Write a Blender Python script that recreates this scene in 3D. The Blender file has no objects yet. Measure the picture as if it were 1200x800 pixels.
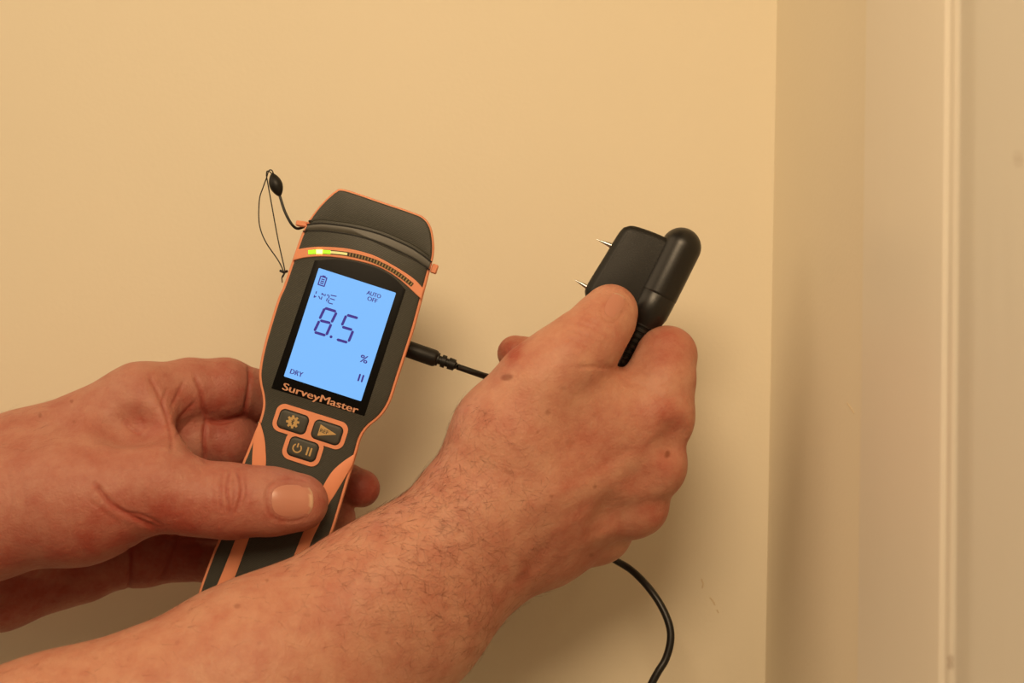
import bpy, bmesh, math, random
import numpy as np
from mathutils import Matrix, Vector, Euler
from mathutils.bvhtree import BVHTree

# ------------------------------------------------------------------ camera, world, lights
SC = bpy.context.scene
COL = SC.collection
F_PX = 1667.0                    # focal length in pixels of the 1200 x 800 frame
D0 = 600.0                       # distance (mm) from the lens to the front of the meter
CAM_H = 1.35

cam_data = bpy.data.cameras.new('camera')
cam_data.sensor_width = 36.0
cam_data.lens = F_PX * 36.0 / 1200.0
cam_data.clip_start = 0.01
cam_data.dof.use_dof = True
cam_data.dof.focus_distance = 0.605
cam_data.dof.aperture_fstop = 10.0
cam = bpy.data.objects.new('camera', cam_data)
COL.objects.link(cam)
cam.matrix_world = (Matrix.Translation((0, 0, CAM_H))
                    @ Matrix.Rotation(math.radians(90 + 4.0), 4, 'X')
                    @ Matrix.Rotation(math.radians(1.75), 4, 'Z'))
SC.camera = cam
CAM = cam.matrix_world.copy()

SC.view_settings.view_transform = 'Standard'
SC.view_settings.look = 'None'
SC.view_settings.exposure = 0.0
SC.view_settings.gamma = 1.0
SC.view_settings.use_curve_mapping = False

world = bpy.data.worlds.new('room_light')
SC.world = world
world.use_nodes = True
bg = world.node_tree.nodes['Background']
bg.inputs['Color'].default_value = (1.0, 0.66, 0.36, 1)
bg.inputs['Strength'].default_value = 0.12


def add_area(name, loc, target, size, power, color):
    l = bpy.data.lights.new(name, 'AREA')
    l.shape = 'DISK'
    l.size = size
    l.energy = power
    l.color = color
    o = bpy.data.objects.new(name, l)
    COL.objects.link(o)
    o.location = loc
    o.rotation_euler = (Vector(target) - Vector(loc)).to_track_quat('-Z', 'Y').to_euler()
    return o


LAMP = (1.0, 0.73, 0.445)
add_area('ceiling_lamp', (-0.08, -0.16, 1.74), (0.0, 0.68, 1.36), 0.32, 4.75, LAMP)
add_area('added_side_fill', (-1.55, 0.05, 2.2), (0.10, 0.44, 1.36), 1.9, 14.5, LAMP)  # broad fill added to brighten the side wall strip, not a known lamp

# ------------------------------------------------------------------ frame helpers
# "frame" space: millimetres, x right, y up, z towards the lens, origin on the view axis at D0
FRAME = CAM @ Matrix.Translation((0, 0, -D0 / 1000.0))


def cp(px, py, z=0.0):
    d = D0 - z
    return np.array([(px - 600.0) * d / F_PX, -(py - 400.0) * d / F_PX, z], dtype=float)


def proj(v):
    d = D0 - v[:, 2]
    return np.stack([600.0 + v[:, 0] * F_PX / d, 400.0 - v[:, 1] * F_PX / d], 1)


def lin(r, g, b):
    def f(c):
        c = c / 255.0
        return c / 12.92 if c <= 0.04045 else ((c + 0.055) / 1.055) ** 2.4
    return (f(r), f(g), f(b), 1.0)


# ------------------------------------------------------------------ materials
def new_mat(name):
    m = bpy.data.materials.new(name)
    m.use_nodes = True
    return m, m.node_tree, m.node_tree.nodes['Principled BSDF']


def simple(name, color, rough=0.5, metal=0.0, bump=0.0, bump_scale=400.0, spec=0.5, emit=None, emit_s=0.0, coat=0.0):
    m, nt, b = new_mat(name)
    b.inputs['Base Color'].default_value = color
    b.inputs['Roughness'].default_value = rough
    b.inputs['Metallic'].default_value = metal
    b.inputs['Specular IOR Level'].default_value = spec
    b.inputs['Coat Weight'].default_value = coat
    if emit:
        b.inputs['Emission Color'].default_value = emit
        b.inputs['Emission Strength'].default_value = emit_s
    if bump > 0:
        tc = nt.nodes.new('ShaderNodeTexCoord')
        n = nt.nodes.new('ShaderNodeTexNoise')
        n.inputs['Scale'].default_value = bump_scale
        n.inputs['Detail'].default_value = 4
        bp = nt.nodes.new('ShaderNodeBump')
        bp.inputs['Strength'].default_value = bump
        bp.inputs['Distance'].default_value = 0.001
        nt.links.new(tc.outputs['Object'], n.inputs['Vector'])
        nt.links.new(n.outputs['Fac'], bp.inputs['Height'])
        nt.links.new(bp.outputs['Normal'], b.inputs['Normal'])
    return m


def paint_mat(name, c1, c2, rough, stipple, scale, stretch=(1, 1, 1), spec=0.5, marks=0.0):
    """painted surface: faint tone variation, fine relief, a few marks"""
    m, nt, b = new_mat(name)
    tc = nt.nodes.new('ShaderNodeTexCoord')
    mp = nt.nodes.new('ShaderNodeMapping')
    mp.inputs['Scale'].default_value = stretch
    nt.links.new(tc.outputs['Object'], mp.inputs['Vector'])
    n1 = nt.nodes.new('ShaderNodeTexNoise')
    n1.inputs['Scale'].default_value = 9
    n1.inputs['Detail'].default_value = 3
    n2 = nt.nodes.new('ShaderNodeTexNoise')
    n2.inputs['Scale'].default_value = scale
    n2.inputs['Detail'].default_value = 5
    nt.links.new(mp.outputs['Vector'], n1.inputs['Vector'])
    nt.links.new(mp.outputs['Vector'], n2.inputs['Vector'])
    mix = nt.nodes.new('ShaderNodeMix')
    mix.data_type = 'RGBA'
    mix.inputs['A'].default_value = c1
    mix.inputs['B'].default_value = c2
    nt.links.new(n1.outputs['Fac'], mix.inputs['Factor'])
    out = mix.outputs['Result']
    if marks > 0:
        n3 = nt.nodes.new('ShaderNodeTexNoise')
        n3.inputs['Scale'].default_value = 30
        n3.inputs['Detail'].default_value = 1
        nt.links.new(tc.outputs['Object'], n3.inputs['Vector'])
        r = nt.nodes.new('ShaderNodeMapRange')
        r.inputs['From Min'].default_value = 0.755
        r.inputs['From Max'].default_value = 0.80
        r.inputs['To Max'].default_value = marks
        nt.links.new(n3.outputs['Fac'], r.inputs['Value'])
        mx = nt.nodes.new('ShaderNodeMix')
        mx.data_type = 'RGBA'
        mx.inputs['B'].default_value = lin(150, 110, 70)
        nt.links.new(r.outputs['Result'], mx.inputs['Factor'])
        nt.links.new(out, mx.inputs['A'])
        out = mx.outputs['Result']
    nt.links.new(out, b.inputs['Base Color'])
    bp = nt.nodes.new('ShaderNodeBump')
    bp.inputs['Strength'].default_value = stipple
    bp.inputs['Distance'].default_value = 0.001
    nt.links.new(n2.outputs['Fac'], bp.inputs['Height'])
    nt.links.new(bp.outputs['Normal'], b.inputs['Normal'])
    b.inputs['Roughness'].default_value = rough
    b.inputs['Specular IOR Level'].default_value = spec
    return m


def skin_mat(name, base, red):
    m, nt, b = new_mat(name)
    N, L = nt.nodes, nt.links
    tc = N.new('ShaderNodeTexCoord')
    at = N.new('ShaderNodeAttribute')
    at.attribute_name = 'red'
    sp = N.new('ShaderNodeAttribute')
    sp.attribute_name = 'spot'
    n1 = N.new('ShaderNodeTexNoise')
    n1.inputs['Scale'].default_value = 95
    n1.inputs['Detail'].default_value = 5
    n1.inputs['Roughness'].default_value = 0.65
    L.new(tc.outputs['Object'], n1.inputs['Vector'])
    r1 = N.new('ShaderNodeMapRange')
    r1.inputs['From Min'].default_value = 0.38
    r1.inputs['From Max'].default_value = 0.68
    r1.inputs['To Max'].default_value = 0.5
    L.new(n1.outputs['Fac'], r1.inputs['Value'])
    ad = N.new('ShaderNodeMath')
    ad.operation = 'ADD'
    ad.use_clamp = True
    L.new(r1.outputs['Result'], ad.inputs[0])
    L.new(at.outputs['Fac'], ad.inputs[1])
    mx = N.new('ShaderNodeMix')
    mx.data_type = 'RGBA'
    mx.inputs['A'].default_value = base
    mx.inputs['B'].default_value = red
    L.new(ad.outputs['Value'], mx.inputs['Factor'])
    # small freckles
    vf = N.new('ShaderNodeTexVoronoi')
    vf.inputs['Scale'].default_value = 75
    L.new(tc.outputs['Object'], vf.inputs['Vector'])
    rf = N.new('ShaderNodeMapRange')
    rf.inputs['From Min'].default_value = 0.055
    rf.inputs['From Max'].default_value = 0.09
    rf.inputs['To Min'].default_value = 0.14
    rf.inputs['To Max'].default_value = 0.0
    L.new(vf.outputs['Distance'], rf.inputs['Value'])
    sa = N.new('ShaderNodeMath')
    sa.operation = 'MAXIMUM'
    L.new(rf.outputs['Result'], sa.inputs[0])
    L.new(sp.outputs['Fac'], sa.inputs[1])
    m2 = N.new('ShaderNodeMix')
    m2.data_type = 'RGBA'
    m2.inputs['B'].default_value = lin(120, 58, 32)
    L.new(sa.outputs['Value'], m2.inputs['Factor'])
    L.new(mx.outputs['Result'], m2.inputs['A'])
    L.new(m2.outputs['Result'], b.inputs['Base Color'])
    # skin relief: cells and fine lines
    vo = N.new('ShaderNodeTexVoronoi')
    vo.feature = 'DISTANCE_TO_EDGE'
    vo.inputs['Scale'].default_value = 620
    n0 = N.new('ShaderNodeTexNoise')
    n0.inputs['Scale'].default_value = 380
    n0.inputs['Detail'].default_value = 6
    L.new(tc.outputs['Object'], n0.inputs['Vector'])
    L.new(tc.outputs['Object'], vo.inputs['Vector'])
    su = N.new('ShaderNodeMath')
    su.operation = 'MULTIPLY_ADD'
    su.inputs[1].default_value = 0.5
    L.new(vo.outputs['Distance'], su.inputs[0])
    L.new(n0.outputs['Fac'], su.inputs[2])
    bp = N.new('ShaderNodeBump')
    bp.inputs['Strength'].default_value = 0.6
    bp.inputs['Distance'].default_value = 0.0006
    L.new(su.outputs['Value'], bp.inputs['Height'])
    L.new(bp.outputs['Normal'], b.inputs['Normal'])
    b.inputs['Roughness'].default_value = 0.52
    b.inputs['Specular IOR Level'].default_value = 0.35
    b.inputs['Subsurface Weight'].default_value = 0.22
    b.inputs['Subsurface Radius'].default_value = (1.0, 0.32, 0.16)
    b.inputs['Subsurface Scale'].default_value = 0.004
    return m


def weave_mat(name, c1, c2):
    """dark rubber with a faint diagonal weave"""
    m, nt, b = new_mat(name)
    N, L = nt.nodes, nt.links
    tc = N.new('ShaderNodeTexCoord')
    mp = N.new('ShaderNodeMapping')
    mp.inputs['Rotation'].default_value = (0, 0, math.radians(40))
    L.new(tc.outputs['Object'], mp.inputs['Vector'])
    w = N.new('ShaderNodeTexWave')
    w.inputs['Scale'].default_value = 420
    w.inputs['Distortion'].default_value = 0.4
    L.new(mp.outputs['Vector'], w.inputs['Vector'])
    n = N.new('ShaderNodeTexNoise')
    n.inputs['Scale'].default_value = 900
    L.new(tc.outputs['Object'], n.inputs['Vector'])
    ad = N.new('ShaderNodeMath')
    ad.operation = 'MULTIPLY'
    L.new(w.outputs['Fac'], ad.inputs[0])
    L.new(n.outputs['Fac'], ad.inputs[1])
    mx = N.new('ShaderNodeMix')
    mx.data_type = 'RGBA'
    mx.inputs['A'].default_value = c1
    mx.inputs['B'].default_value = c2
    L.new(ad.outputs['Value'], mx.inputs['Factor'])
    L.new(mx.outputs['Result'], b.inputs['Base Color'])
    bp = N.new('ShaderNodeBump')
    bp.inputs['Strength'].default_value = 0.25
    bp.inputs['Distance'].default_value = 0.0003
    L.new(ad.outputs['Value'], bp.inputs['Height'])
    L.new(bp.outputs['Normal'], b.inputs['Normal'])
    b.inputs['Roughness'].default_value = 0.5
    b.inputs['Specular IOR Level'].default_value = 0.4
    return m


M = {}
M['wall'] = paint_mat('cream_wall_paint', lin(231, 222, 201), lin(228, 219, 197), 0.75, 0.10, 420, spec=0.25)
M['side'] = paint_mat('cream_wall_paint_side', lin(231, 222, 201), lin(228, 219, 197), 0.75, 0.10, 420, spec=0.25)
M['trim'] = paint_mat('white_gloss_paint', lin(226, 220, 207), lin(221, 214, 200), 0.36, 0.10, 160, (1, 1, 0.15), 0.5, marks=0.2)
M['door'] = paint_mat('brushed_white_paint', lin(222, 218, 207), lin(216, 212, 200), 0.45, 0.35, 420, (1, 1, 0.03), 0.4, marks=0.25)
M['skinL'] = skin_mat('skin_left', lin(184, 131, 113), lin(160, 79, 66))
M['skinR'] = skin_mat('skin_right', lin(197, 144, 120), lin(170, 89, 72))
M['rubber'] = weave_mat('dark_grey_rubber', lin(54, 55, 50), lin(78, 78, 70))
M['rubber2'] = simple('smooth_grey_rubber', lin(66, 64, 56), 0.45)
M['orange'] = simple('orange_rubber', lin(228, 150, 114), 0.5, bump=0.05, bump_scale=1500, spec=0.35)
M['black'] = simple('black_plastic', lin(20, 19, 18), 0.35)
M['seam'] = simple('seam_black', lin(10, 9, 8), 0.7)
M['gloss'] = simple('gloss_black_bezel', lin(11, 10, 9), 0.4, spec=0.12)
M['probe'] = simple('probe_black', lin(20, 19, 17), 0.48, bump=0.06, bump_scale=1800, spec=0.35)
M['barrel'] = simple('barrel_black', lin(20, 19, 18), 0.36, bump=0.03, bump_scale=1500)
M['cable'] = simple('cable_black', lin(15, 15, 15), 0.42)
M['steel'] = simple('steel_pin', lin(190, 190, 190), 0.28, metal=1.0)
M['tan'] = simple('tan_print', lin(190, 156, 100), 0.6)
M['brand'] = simple('orange_print', lin(204, 148, 116), 0.55)
M['button'] = simple('button_rubber', lin(62, 62, 56), 0.55, bump=0.05, bump_scale=2000)
M['ink'] = simple('lcd_segment', lin(36, 26, 120), 0.5, emit=lin(48, 36, 150), emit_s=0.55)
M['hair'] = simple('arm_hair', lin(118, 70, 46), 0.5)
M['ledseg'] = simple('unlit_led', lin(150, 130, 80), 0.4)
M['leddark'] = simple('led_window', lin(58, 42, 24), 0.3)
M['ledlit'] = simple('lit_led', lin(120, 200, 20), 0.3, emit=(0.35, 0.85, 0.02, 1), emit_s=1.2)
M['ledcore'] = simple('lit_led_core', lin(200, 240, 60), 0.3, emit=(0.85, 1.0, 0.12, 1), emit_s=5.0)
M['ledglow'] = simple('half_lit_led', lin(200, 200, 120), 0.3, emit=(0.75, 0.72, 0.30, 1), emit_s=0.45)


def lcd_mat():
    m, nt, b = new_mat('lcd_backlight')
    b.inputs['Base Color'].default_value = (0.02, 0.04, 0.08, 1)
    b.inputs['Roughness'].default_value = 0.25
    b.inputs['Emission Color'].default_value = lin(124, 188, 255)
    b.inputs['Emission Strength'].default_value = 0.97
    return m


M['lcd'] = lcd_mat()


def nail_mat():
    m, nt, b = new_mat('fingernail')
    at = nt.nodes.new('ShaderNodeAttribute')
    at.attribute_name = 'tip'
    mx = nt.nodes.new('ShaderNodeMix')
    mx.data_type = 'RGBA'
    mx.inputs['A'].default_value = lin(192, 132, 112)
    mx.inputs['B'].default_value = lin(214, 180, 152)
    nt.links.new(at.outputs['Fac'], mx.inputs['Factor'])
    nt.links.new(mx.outputs['Result'], b.inputs['Base Color'])
    b.inputs['Roughness'].default_value = 0.36
    b.inputs['Subsurface Weight'].default_value = 0.12
    b.inputs['Subsurface Radius'].default_value = (1, 0.35, 0.2)
    b.inputs['Subsurface Scale'].default_value = 0.002
    return m


M['nail'] = nail_mat()


# ------------------------------------------------------------------ mesh helpers
def link_mesh(name, verts, faces, mat, parent=None, matrix=None, smooth=True, angle=None):
    me = bpy.data.meshes.new(name)
    me.from_pydata([tuple(v) for v in verts], [], [tuple(f) for f in faces])
    me.materials.append(mat)
    if smooth:
        me.polygons.foreach_set('use_smooth', [True] * len(me.polygons))
        if angle:
            me.set_sharp_from_angle(angle=math.radians(angle))
    me.update()
    o = bpy.data.objects.new(name, me)
    COL.objects.link(o)
    if parent:
        o.parent = parent
    if matrix is not None:
        o.matrix_world = matrix
    return o


def fix_normals(o):
    bm = bmesh.new()
    bm.from_mesh(o.data)
    bmesh.ops.recalc_face_normals(bm, faces=bm.faces)
    bm.to_mesh(o.data)
    bm.free()


def catmull(pts, n=6, closed=False):
    pts = [np.array(p, float) for p in pts]
    out = []
    N = len(pts)
    rng = range(N) if closed else range(N - 1)
    for i in rng:
        if closed:
            p0, p1, p2, p3 = pts[i - 1], pts[i], pts[(i + 1) % N], pts[(i + 2) % N]
        else:
            p1, p2 = pts[i], pts[i + 1]
            p0 = pts[i - 1] if i else 2 * p1 - p2
            p3 = pts[i + 2] if i + 2 < N else 2 * p2 - p1
        for k in range(n):
            t = k / n
            out.append(0.5 * ((2 * p1) + (-p0 + p2) * t + (2 * p0 - 5 * p1 + 4 * p2 - p3) * t * t
                              + (-p0 + 3 * p1 - 3 * p2 + p3) * t ** 3))
    if not closed:
        out.append(pts[-1])
    return np.array(out)


def inset(poly, d):
    """move a closed polygon inwards by d"""
    p = np.asarray(poly, float)
    area = 0.5 * np.sum(p[:, 0] * np.roll(p[:, 1], -1) - np.roll(p[:, 0], -1) * p[:, 1])
    e = np.roll(p, -1, 0) - p
    e /= np.maximum(np.linalg.norm(e, axis=1, keepdims=True), 1e-9)
    n = np.stack([-e[:, 1], e[:, 0]], 1) * (1 if area > 0 else -1)
    nn = n + np.roll(n, 1, 0)
    nn /= np.maximum((nn * nn).sum(1, keepdims=True) / 2, 0.5)
    return p + nn * d


def loft(name, poly, levels, mat, parent, angle=40):
    """closed outline (mm) lofted through (inset, z) levels, capped at both ends"""
    verts, faces = [], []
    n = len(poly)
    for ins, z in levels:
        q = inset(poly, ins) if abs(ins) > 1e-6 else np.asarray(poly)
        verts += [(a[0] / 1000, a[1] / 1000, z / 1000) for a in q]
    for l in range(len(levels) - 1):
        for i in range(n):
            j = (i + 1) % n
            faces.append((l * n + i, l * n + j, (l + 1) * n + j, (l + 1) * n + i))
    faces.append(tuple(range(n)))
    faces.append(tuple(range((len(levels) - 1) * n, len(levels) * n)))
    o = link_mesh(name, verts, faces, mat, parent, None, True, None)
    bm = bmesh.new()
    bm.from_mesh(o.data)
    bmesh.ops.triangulate(bm, faces=[f for f in bm.faces if len(f.verts) > 4])
    bmesh.ops.recalc_face_normals(bm, faces=bm.faces)
    bm.to_mesh(o.data)
    bm.free()
    o.data.set_sharp_from_angle(angle=math.radians(angle))
    return o


def rrect(w, h, r, n=6, cx=0, cy=0):
    out = []
    for sx, sy, a0 in ((1, 1, 0), (-1, 1, 90), (-1, -1, 180), (1, -1, 270)):
        for k in range(n + 1):
            a = math.radians(a0 + 90 * k / n)
            out.append((cx + sx * (w / 2 - r) + r * math.cos(a), cy + sy * (h / 2 - r) + r * math.sin(a)))
    return np.array(out)


class MB:
    def __init__(self):
        self.v, self.f = [], []

    def prism(self, poly, z0, z1):
        b = len(self.v)
        n = len(poly)
        p = np.asarray(poly, float)
        area = np.sum(p[:, 0] * np.roll(p[:, 1], -1) - np.roll(p[:, 0], -1) * p[:, 1])
        if area < 0:
            p = p[::-1]
        for z in (z0, z1):
            self.v += [(a[0] / 1000, a[1] / 1000, z / 1000) for a in p]
        for i in range(n):
            j = (i + 1) % n
            self.f.append((b + i, b + j, b + n + j, b + n + i))
        self.f.append(tuple(range(b + n - 1, b - 1, -1)))
        self.f.append(tuple(range(b + n, b + 2 * n)))

    def bar(self, p, q, w, z0, z1, taper=0.0):
        p, q = np.array(p, float), np.array(q, float)
        d = (q - p) / max(np.linalg.norm(q - p), 1e-9)
        nrm = np.array([-d[1], d[0]]) * w / 2
        if taper:
            t = d * w / 2 * taper
            self.prism([p, p + t + nrm, q - t + nrm, q, q - t - nrm, p + t - nrm], z0, z1)
        else:
            self.prism([p + nrm, q + nrm, q - nrm, p - nrm], z0, z1)

    def build(self, name, mat, parent, smooth=False):
        return link_mesh(name, self.v, self.f, mat, parent, None, smooth)


def tube(name, pts, radii, mat, parent=None, seg=10, caps=True):
    """swept tube through points (metres)"""
    P = np.asarray(pts, float)
    n = len(P)
    if np.isscalar(radii):
        radii = [radii] * n
    T = np.gradient(P, axis=0)
    T /= np.linalg.norm(T, axis=1, keepdims=True)
    up = np.array([0.13, 0.31, 0.94])
    verts, faces = [], []
    a = np.cross(T[0], up)
    a /= np.linalg.norm(a)
    for i in range(n):
        a = a - T[i] * np.dot(a, T[i])
        a /= np.linalg.norm(a)
        b = np.cross(T[i], a)
        for k in range(seg):
            th = 2 * math.pi * k / seg
            verts.append(P[i] + radii[i] * (a * math.cos(th) + b * math.sin(th)))
    for i in range(n - 1):
        for k in range(seg):
            j = (k + 1) % seg
            faces.append((i * seg + k, i * seg + j, (i + 1) * seg + j, (i + 1) * seg + k))
    if caps:
        faces.append(tuple(range(seg - 1, -1, -1)))
        faces.append(tuple(range((n - 1) * seg, n * seg)))
    return link_mesh(name, verts, faces, mat, parent, None, True, 50)


def empty(name, matrix):
    o = bpy.data.objects.new(name, None)
    o.empty_display_size = 0.02
    COL.objects.link(o)
    o.matrix_world = matrix
    return o


def tag(o, label=None, cat=None, group=None, kind=None):
    for k, v in (('label', label), ('category', cat), ('group', group), ('kind', kind)):
        if v:
            o[k] = v
    return o


# ------------------------------------------------------------------ the room
WALL_Y = 0.700
SIDE_X = 0.1278


def box(name, lo, hi, mat, bevel=0.0):
    x0, y0, z0 = lo
    x1, y1, z1 = hi
    v = [(x0, y0, z0), (x1, y0, z0), (x1, y1, z0), (x0, y1, z0), (x0, y0, z1), (x1, y0, z1), (x1, y1, z1), (x0, y1, z1)]
    f = [(0, 3, 2, 1), (4, 5, 6, 7), (0, 1, 5, 4), (1, 2, 6, 5), (2, 3, 7, 6), (3, 0, 4, 7)]
    return link_mesh(name, v, f, mat, None, None, False)


wall_b = w = box('wall_back', (-2.0, WALL_Y, 0.0), (SIDE_X + 0.10, WALL_Y + 0.10, 2.45), M['wall'])
tag(w, 'plain cream painted plaster wall behind the meter and hands', 'wall', kind='structure')
wall_r = w = box('wall_right', (SIDE_X, 0.30, 0.0), (SIDE_X + 0.10, WALL_Y, 2.45), M['side'])
tag(w, 'narrow strip of cream side wall between corner and white door trim', 'wall', kind='structure')


def xy(px, X):
    return (X, X * F_PX / (px - 600.0))


def profile_column(name, pts, mat, z0=0.0, z1=2.1):
    n = len(pts)
    v = [(p[0], p[1], z0) for p in pts] + [(p[0], p[1], z1) for p in pts]
    f = [(i, (i + 1) % n, n + (i + 1) % n, n + i) for i in range(n)]
    f += [tuple(range(n)), tuple(range(n, 2 * n))]
    o = link_mesh(name, v, f, mat, None, None, True)
    fix_normals(o)
    o.data.set_sharp_from_angle(angle=math.radians(28))
    return o


a0 = xy(1011, 0.1152)
prof = [(SIDE_X, a0[1] + 0.0005), (0.1164, a0[1] + 0.0005), a0, xy(1031, 0.1142), xy(1037, 0.1140), xy(1084, 0.1140), xy(1103, 0.1146),
        xy(1106.5, 0.1148), xy(1110, 0.1154), xy(1118.5, 0.1153), xy(1122.5, 0.1159)]
ye = prof[-1][1]
prof += [(SIDE_X, ye)]
t1 = profile_column('trim_1', prof, M['trim'])
tag(t1, 'white gloss painted moulded door trim beside the cream wall strip', 'trim', kind='structure')
prof2 = [(0.1159, ye - 0.0002), (0.1103, ye - 0.028), (0.1097, ye - 0.0315), (0.1095, ye - 0.035), (0.1095, -0.25), (SIDE_X + 0.02, -0.25), (SIDE_X + 0.02, ye - 0.0002)]
d1 = profile_column('door_1', prof2, M['door'])
tag(d1, 'flat white brush painted board at the right edge of the picture', 'door', kind='structure')

def wall_mark(name, parent, pts, r, mat):
    o = tube(name, pts, r, mat, parent, 6)
    return o


M['scuff'] = simple('scuff', lin(208, 188, 154), 0.8)
M['chip'] = simple('paint_chip', lin(120, 84, 52), 0.8)


def ray_to(px, py, axis, val):
    o_ = CAM.translation
    d_ = (CAM @ Vector(((px - 600) / F_PX, -(py - 400) / F_PX, -1))) - o_
    t = (val - o_[axis]) / d_[axis]
    return np.array(o_ + d_ * t)


for line in ([(822, 678), (824, 684), (823, 689)], [(832, 700), (836, 705), (838, 709)], [(840, 714), (842, 718)]):
    wall_mark('scuff_mark', wall_b, [ray_to(x, y, 1, WALL_Y) for x, y in line], 0.00028, M['scuff'])
wall_mark('scuff_mark', wall_r, [ray_to(x, y, 0, SIDE_X) for x, y in ((993, 472), (997, 478), (1001, 484))], 0.00022, M['scuff'])
for y0_ in (769, 777):
    wall_mark('paint_chip', t1, [ray_to(1114, y, 0, 0.1153) for y in (y0_, y0_ + 2.5, y0_ + 5)], 0.00035, M['chip'])
for px_, py_ in ((1193, 181), (1194, 188)):
    wall_mark('paint_chip', d1, [ray_to(px_, y, 0, 0.1095) for y in (py_, py_ + 2, py_ + 4)], 0.0003, M['chip'])

# ------------------------------------------------------------------ implicit surfaces for hands
def smin(a, b, k):
    h = np.maximum(k - np.abs(a - b), 0.0) / k
    return np.minimum(a, b) - h * h * k * 0.25


class Field:
    def __init__(self, lo, hi, vox):
        self.lo = np.array(lo, np.float32)
        self.vox = vox
        self.n = np.ceil((np.array(hi) - np.array(lo)) / vox).astype(int) + 1
        self.g = np.full(self.n, 50.0, np.float32)
        self.ax = [self.lo[i] + vox * np.arange(self.n[i], dtype=np.float32) for i in range(3)]

    def block(self, lo, hi):
        s = []
        for i in range(3):
            a = int(max(0, math.floor((lo[i] - self.lo[i]) / self.vox)))
            b = int(min(self.n[i], math.ceil((hi[i] - self.lo[i]) / self.vox) + 1))
            if b <= a:
                return None
            s.append(slice(a, b))
        return tuple(s)

    def coords(self, s):
        return (self.ax[0][s[0]][:, None, None], self.ax[1][s[1]][None, :, None], self.ax[2][s[2]][None, None, :])

    def cone(self, a, b, ra, rb, k):
        m = k + 3
        lo = np.minimum(a - ra, b - rb) - m
        hi = np.maximum(a + ra, b + rb) + m
        s = self.block(lo, hi)
        if s is None:
            return
        x, y, z = self.coords(s)
        d = b - a
        L2 = float(d @ d) + 1e-9
        t = np.clip(((x - a[0]) * d[0] + (y - a[1]) * d[1] + (z - a[2]) * d[2]) / L2, 0, 1)
        dist = np.sqrt((x - a[0] - t * d[0]) ** 2 + (y - a[1] - t * d[1]) ** 2 + (z - a[2] - t * d[2]) ** 2)
        dist -= ra + (rb - ra) * t
        self.g[s] = smin(self.g[s], dist.astype(np.float32), k)

    def carve(self, c, r, k, squash=(1, 1, 1)):
        m = k + 3
        s = self.block(c - r - m, c + r + m)
        if s is None:
            return
        x, y, z = self.coords(s)
        dist = np.sqrt(((x - c[0]) / squash[0]) ** 2 + ((y - c[1]) / squash[1]) ** 2 + ((z - c[2]) / squash[2]) ** 2) - r
        self.g[s] = -smin(-self.g[s], dist.astype(np.float32), k)

    def chain(self, pts, k, k0=None):
        """pts: (px, py, z, r)"""
        for i in range(len(pts) - 1):
            p, q = pts[i], pts[i + 1]
            self.cone(cp(*p[:3]), cp(*q[:3]), p[3], q[3], (k0 if (i == 0 and k0) else k))

    def mesh(self):
        """surface nets"""
        g = self.g
        ins = g < 0
        c = np.zeros(tuple(self.n - 1), np.uint8)
        for dx in (0, 1):
            for dy in (0, 1):
                for dz in (0, 1):
                    c += ins[dx:dx + self.n[0] - 1, dy:dy + self.n[1] - 1, dz:dz + self.n[2] - 1]
        act = (c > 0) & (c < 8)
        idx = np.full(act.shape, -1, np.int32)
        cells = np.argwhere(act)
        idx[act] = np.arange(len(cells))
        acc = np.zeros((len(cells), 3))
        cnt = np.zeros(len(cells))
        corners = [(0, 0, 0), (1, 0, 0), (0, 1, 0), (1, 1, 0), (0, 0, 1), (1, 0, 1), (0, 1, 1), (1, 1, 1)]
        val = {q: g[cells[:, 0] + q[0], cells[:, 1] + q[1], cells[:, 2] + q[2]] for q in corners}
        for ax in range(3):
            for q in corners:
                if q[ax]:
                    continue
                r = list(q)
                r[ax] = 1
                r = tuple(r)
                v0, v1 = val[q], val[r]
                cr = (v0 < 0) != (v1 < 0)
                t = np.where(cr, v0 / np.where(cr, v0 - v1, 1), 0)
                for j in range(3):
                    acc[:, j] += np.where(cr, q[j] + (t if j == ax else 0), 0)
                cnt += cr
        v = self.lo + (cells + acc / cnt[:, None]) * self.vox
        faces = []
        for ax in range(3):
            sl0 = [slice(None)] * 3
            sl1 = [slice(None)] * 3
            sl0[ax] = slice(0, -1)
            sl1[ax] = slice(1, None)
            A, B = ins[tuple(sl0)], ins[tuple(sl1)]
            e = np.argwhere(A != B)
            u, w_ = (ax + 1) % 3, (ax + 2) % 3
            ok = (e[:, u] > 0) & (e[:, w_] > 0) & (e[:, u] < self.n[u] - 1) & (e[:, w_] < self.n[w_] - 1)
            e = e[ok]
            flip = A[e[:, 0], e[:, 1], e[:, 2]]
            quad = []
            for du, dw in ((0, 0), (-1, 0), (-1, -1), (0, -1)):
                k = e.copy()
                k[:, u] += du
                k[:, w_] += dw
                quad.append(idx[k[:, 0], k[:, 1], k[:, 2]])
            quad = np.stack(quad, 1)
            quad[~flip] = quad[~flip][:, ::-1]
            faces.append(quad)
        return v, np.concatenate(faces)


def np_mesh(name, v, f):
    me = bpy.data.meshes.new(name)
    me.vertices.add(len(v))
    me.vertices.foreach_set('co', np.asarray(v, np.float32).ravel())
    me.loops.add(f.size)
    me.loops.foreach_set('vertex_index', f.astype(np.int32).ravel())
    me.polygons.add(len(f))
    me.polygons.foreach_set('loop_start', np.arange(0, f.size, 4, dtype=np.int32))
    me.update(calc_edges=True)
    return me


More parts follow.
